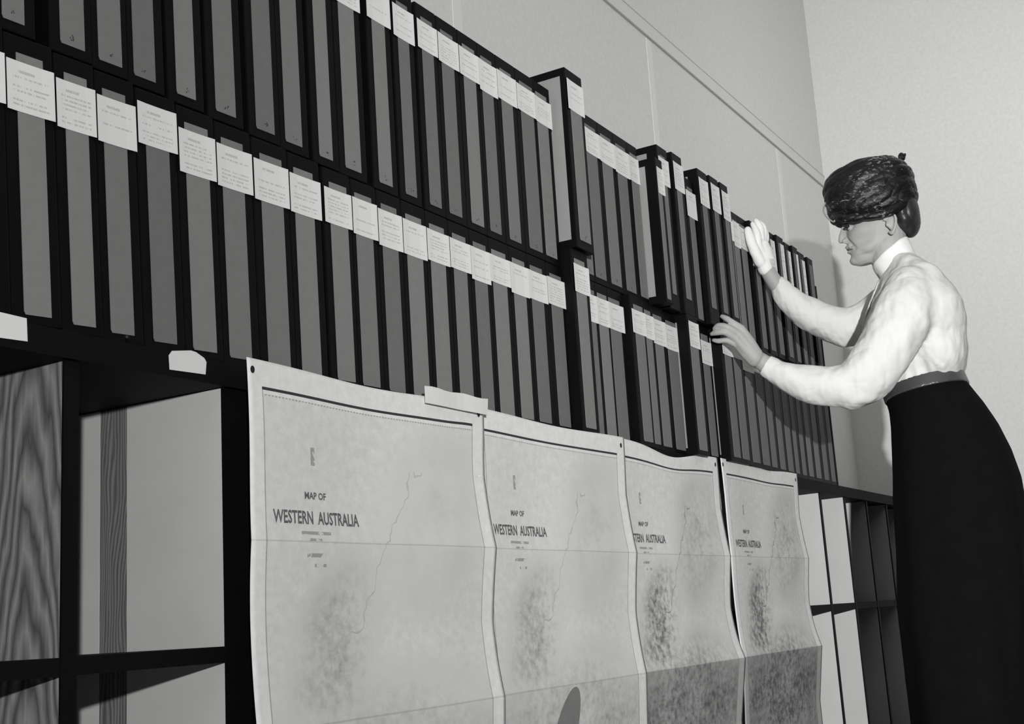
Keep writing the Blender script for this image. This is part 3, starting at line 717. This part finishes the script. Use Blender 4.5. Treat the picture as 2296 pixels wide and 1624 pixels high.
# hair
hr = Shells()
hr.ball(P(2034, 480, 0), ((P(2064, 486)-P(2034, 480))*1.0, NV*0.072, (P(2030, 430)-P(2034, 480))*1.0), 18)
hr.ball(P(2005, 455, 0), ((P(2048, 450)-P(2005, 455)), NV*0.082, (P(2005, 405)-P(2005, 455))), 18)
hr.ball(P(2020, 484, 0), ((P(2044, 488)-P(2020, 484)), NV*0.080, (P(2016, 440)-P(2020, 484))), 16)
hr.ball(P(2026, 501, 0), ((P(2051, 505)-P(2026, 501))*1.0, NV*0.074, (P(2028, 474)-P(2026, 501))), 14)
def hairdisp(p, n): return 0.00025*math.sin((p.z*0.6+(p-hc).dot(FV)*0.9)*1100+9*noise.noise(p*16))+0.004*noise.noise(p*20)
remeshed('hair', hr, m_hair, woman, 0.0028, 3, hairdisp, BASE)
# hat (draped turban)
hat = Shells()
rg = []
nL = 34
for i in range(1, nL):
    v = -math.cos(math.pi*i/nL)
    ee = 2.5 if v > 0 else 4.2; rr = (1-abs(v)**ee)**(1/ee)
    rg.append(sup(hc+hy*v, hx*rr, NV*0.098*rr, 2.15, 60))
hat.ring_loft(rg)
hat.tube([P(1868, 482, 0), P(1885, 489, 0.072), P(1930, 487, 0.094), P(1985, 477, 0.094), P(2030, 455, 0.06), P(2044, 440, 0)], [0.0135]*6, n=12)
hat.tube([P(1868, 482, 0), P(1885, 489, -0.072), P(1930, 487, -0.094), P(1985, 477, -0.094), P(2030, 455, -0.06), P(2044, 440, 0)], [0.0135]*6, n=12)
def hatdisp(p, n):
    q = p-hc
    a = q.dot(FV); b = q.z
    ph = (b*1.0+a*0.42)*95+6*noise.noise(p*7)
    fold = abs(math.sin(ph))**0.6
    return 0.0030*(fold-0.6)+0.0040*noise.noise(p*17)-0.0018*(1-abs(noise.noise(Vector((p.x*26, p.y*26+p.z*14, p.z*44)))))**5+0.0008*noise.noise(p*110)
ho = remeshed('turban_hat', hat, m_hat, woman, 0.0030, 3, hatdisp, BASE)
kb = Shells()
kb.ball(P(2022, 352, 0), (FV*0.011, NV*0.011, ZV*0.013), 8); kb.ball(P(2018, 357, 0.006), (FV*0.007, NV*0.006, ZV*0.008), 8); kb.ball(P(2028, 348, -0.003), (FV*0.005, NV*0.006, ZV*0.007), 8)
k_ = remeshed('hat_knob', kb, m_hat, None, 0.0018, 1, lambda p, n: 0.0016*noise.noise(p*160), BASE); k_.parent = ho
rb = Shells(); rb.tube([P(1850, 456, 0.03), P(1846, 472, 0.035), P(1855, 488, 0.04), P(1869, 498, 0.045), P(1873, 490, 0.05)], [0.0028, 0.0022, 0.0022, 0.0026, 0.0028], n=8, flat=2.4)
k_ = remeshed('ribbon_loop', rb, mat('grey_ribbon', 0.30, 0.2, 60, 0.6), None, 0.0014, 1, None, BASE); k_.parent = ho

# blouse
bl = Shells()
def slab(sh, rows_, e=2.3, n=44):
    rg = []
    for (fx, fy, bx, by, w) in rows_:
        a = P(fx, fy); b = P(bx, by); c = (a+b)/2
        rg.append(sup(c, (a-b)/2, NV*w, e, n))
    sh.ring_loft(rg)
slab(bl, [(1975, 618, 2058, 582, 0.07), (1971, 634, 2088, 600, 0.115), (1966, 652, 2112, 622, 0.150), (1958, 676, 2136, 652, 0.172), (1948, 705, 2152, 692, 0.178), (1938, 735, 2163, 730, 0.178),
          (1933, 770, 2168, 770, 0.170), (1940, 805, 2167, 800, 0.160), (1957, 840, 2163, 822, 0.150), (1972, 868, 2160, 836, 0.142), (1980, 888, 2162, 850, 0.138)])
bl.tube([P(2040, 652, 0.145), P(2028, 700, 0.20), P(1990, 775, 0.232), P(1942, 845, 0.250), P(1912, 872, 0.254)], [0.070, 0.082, 0.080, 0.074, 0.062], n=26)
bl.tube([P(1915, 868, 0.254), P(1860, 866, 0.258), P(1800, 858, 0.265), P(1748, 838, NW+0.012), P(1722, 822, NW+0.014)], [0.062, 0.056, 0.052, 0.037, 0.029], n=24)
bl.tube([P(2030, 650, -0.14), P(1998, 682, -0.19), P(1945, 718, -0.205), P(1897, 738, -0.20)], [0.066, 0.070, 0.064, 0.060], n=24)
bl.tube([P(1900, 738, -0.20), P(1850, 722, -0.19), P(1800, 695, -0.172), P(1762, 662, -0.155), P(1745, 640, -0.148)], [0.060, 0.056, 0.050, 0.040, 0.031], n=24)
bl.ball(P(2088, 712, 0.06), (FV*0.094, NV*0.162, ZV*0.128), 26)
bl.ball(P(2095, 780, 0.04), (FV*0.090, NV*0.160, ZV*0.120), 26)
bl.tube([P(2010, 592, 0.0), P(2040, 612, 0.05), P(2066, 640, 0.10)], [0.045, 0.055, 0.070], n=28)
def blousedisp(p, n):
    q = noise.noise(Vector((p.x*9, p.y*9, p.z*14)))
    r = noise.noise(Vector((p.x*26+5, p.y*26, p.z*20)))
    q2 = noise.noise(Vector((p.x*16-p.z*10, p.y*16, p.z*30+p.y*12)))
    cr = (1-abs(noise.noise(Vector((p.x*13+2*q, p.y*9, p.z*22-p.y*9)))))**7
    cr2 = (1-abs(noise.noise(Vector((p.x*30+7, p.y*22+2*q, p.z*26)))))**8
    d = 0.0035*q+0.003*r+0.003*max(0.0, q2)-0.0012*cr
    wz = p.z-1.10
    if abs(wz) < 0.11 and (p-Vector(B)).dot(NV) < 0.165:
        al = (p-Vector(B)).dot(FV); d += 0.0035*math.sin(al*190)*(1-abs(wz)/0.11)*0.8
    return d
remeshed('blouse', bl, m_blouse, woman, 0.0048, 48, blousedisp, BASE)
cl = Shells()
cl.ring_loft([sup((P(a, b)+P(c, d))/2, (P(a, b)-P(c, d))/2, NV*w, 2.1, 36) for (a, b, c, d, w) in
              ((1975, 632, 2062, 590, 0.068), (1963, 613, 2048, 560, 0.061), (1955, 598, 2036, 532, 0.057), (1960, 594, 2034, 532, 0.052))])
remeshed('collar', cl, m_collar, woman, 0.003, 3, lambda p, n: 0.0025*noise.noise(p*30), BASE)
pk = Shells(); pk.tube([P(1972, 630, 0.012), P(1964, 648, 0.012), P(1952, 680, 0.012), P(1941, 712, 0.012), P(1935, 745, 0.012)], [0.004]*5, n=8, flat=2.4)
remeshed('button_placket', pk, mat('placket_cloth', 0.55, 0.1, 40, 0.8), woman, 0.0018, 2, lambda p, n: 0.002*noise.noise(p*70), BASE)
def cuff(name, a, b, ra, rb_, m):
    c = Shells(); c.tube([a, (a+b)/2, b], [ra, (ra+rb_)/2, rb_], n=24, ends=False)
    return remeshed(name, c, m, woman, 0.0025, 2, lambda p, n: 0.001*noise.noise(p*80), BASE)
cuff('sleeve_cuff', P(1742, 834, NW+0.012), P(1716, 819, NW+0.015), 0.0335, 0.0305, m_blouse)
# glove
gl = Shells()
hand(gl, wr2, (0.0195, 0.0175), kn2, fg2, (0.0094, 0.0096, 0.009, 0.008), th2, (0.015, 0.0135, 0.012, 0.0095), 1.24)
gl.tube([P(1703, 548, FW-.018), P(1709, 572, FW-.012), P(1714, 592, FW-.004)], [0.029, 0.0335, 0.0365], n=24, ends=False)
remeshed('glove', gl, m_glove, woman, 0.0025, 3, lambda p, n: 0.0012*noise.noise(p*50), BASE)
# skirt and belt
sk = Shells()
slab(sk, [(1984, 896, 2168, 858, 0.148), (1993, 925, 2205, 905, 0.168), (1998, 960, 2238, 955, 0.182), (2001, 1010, 2266, 1010, 0.195), (2003, 1070, 2288, 1072, 0.203), (2004, 1130, 2300, 1140, 0.208),
          (2010, 1240, 2306, 1250, 0.212), (2018, 1400, 2310, 1410, 0.218), (2034, 1530, 2314, 1545, 0.222), (2048, 1632, 2318, 1650, 0.226)], 2.25, 60)
def skirtdisp(p, n):
    q = p-Vector(B); al = q.dot(FV); w = q.dot(NV)
    drop = max(0, min(1, (1.05-p.z)/0.5))
    return 0.005*drop*math.sin(math.atan2(w, al+0.02)*9)+0.003*noise.noise(p*7)
remeshed('skirt', sk, m_skirt, woman, 0.006, 4, skirtdisp, BASE)
bt = Shells()
bt.ring_loft([sup((P(a, b)+P(c, d))/2, (P(a, b)-P(c, d))/2, NV*w, 2.25, 60) for (a, b, c, d, w) in
              ((1979, 884, 2160, 832, 0.149), (1976, 881, 2161, 833, 0.153), (1984, 905, 2174, 862, 0.163), (1987, 905, 2172, 863, 0.158))])
remeshed('belt', bt, m_belt, woman, 0.003, 2, None, BASE)
# shoes
for s in (-1, 1):
    foot = P(2172, 1650, 0.085*s); g = Vector((foot.x, foot.y, 0))
    sh = Shells(); sh.tube([g-FV*0.02+ZV*0.06, g+FV*0.05+ZV*0.045, g+FV*0.12+ZV*0.030, g+FV*0.17+ZV*0.024], [0.036, 0.034, 0.030, 0.020], n=16)
    sh.ring_loft([sup(g-FV*0.03+ZV*z, FV*r, NV*r, 2.4, 16) for z, r in ((0.0, 0.017), (0.03, 0.018), (0.06, 0.028))])
    remeshed('shoe', sh, m_shoe, woman, 0.004, 2, None, BASE)
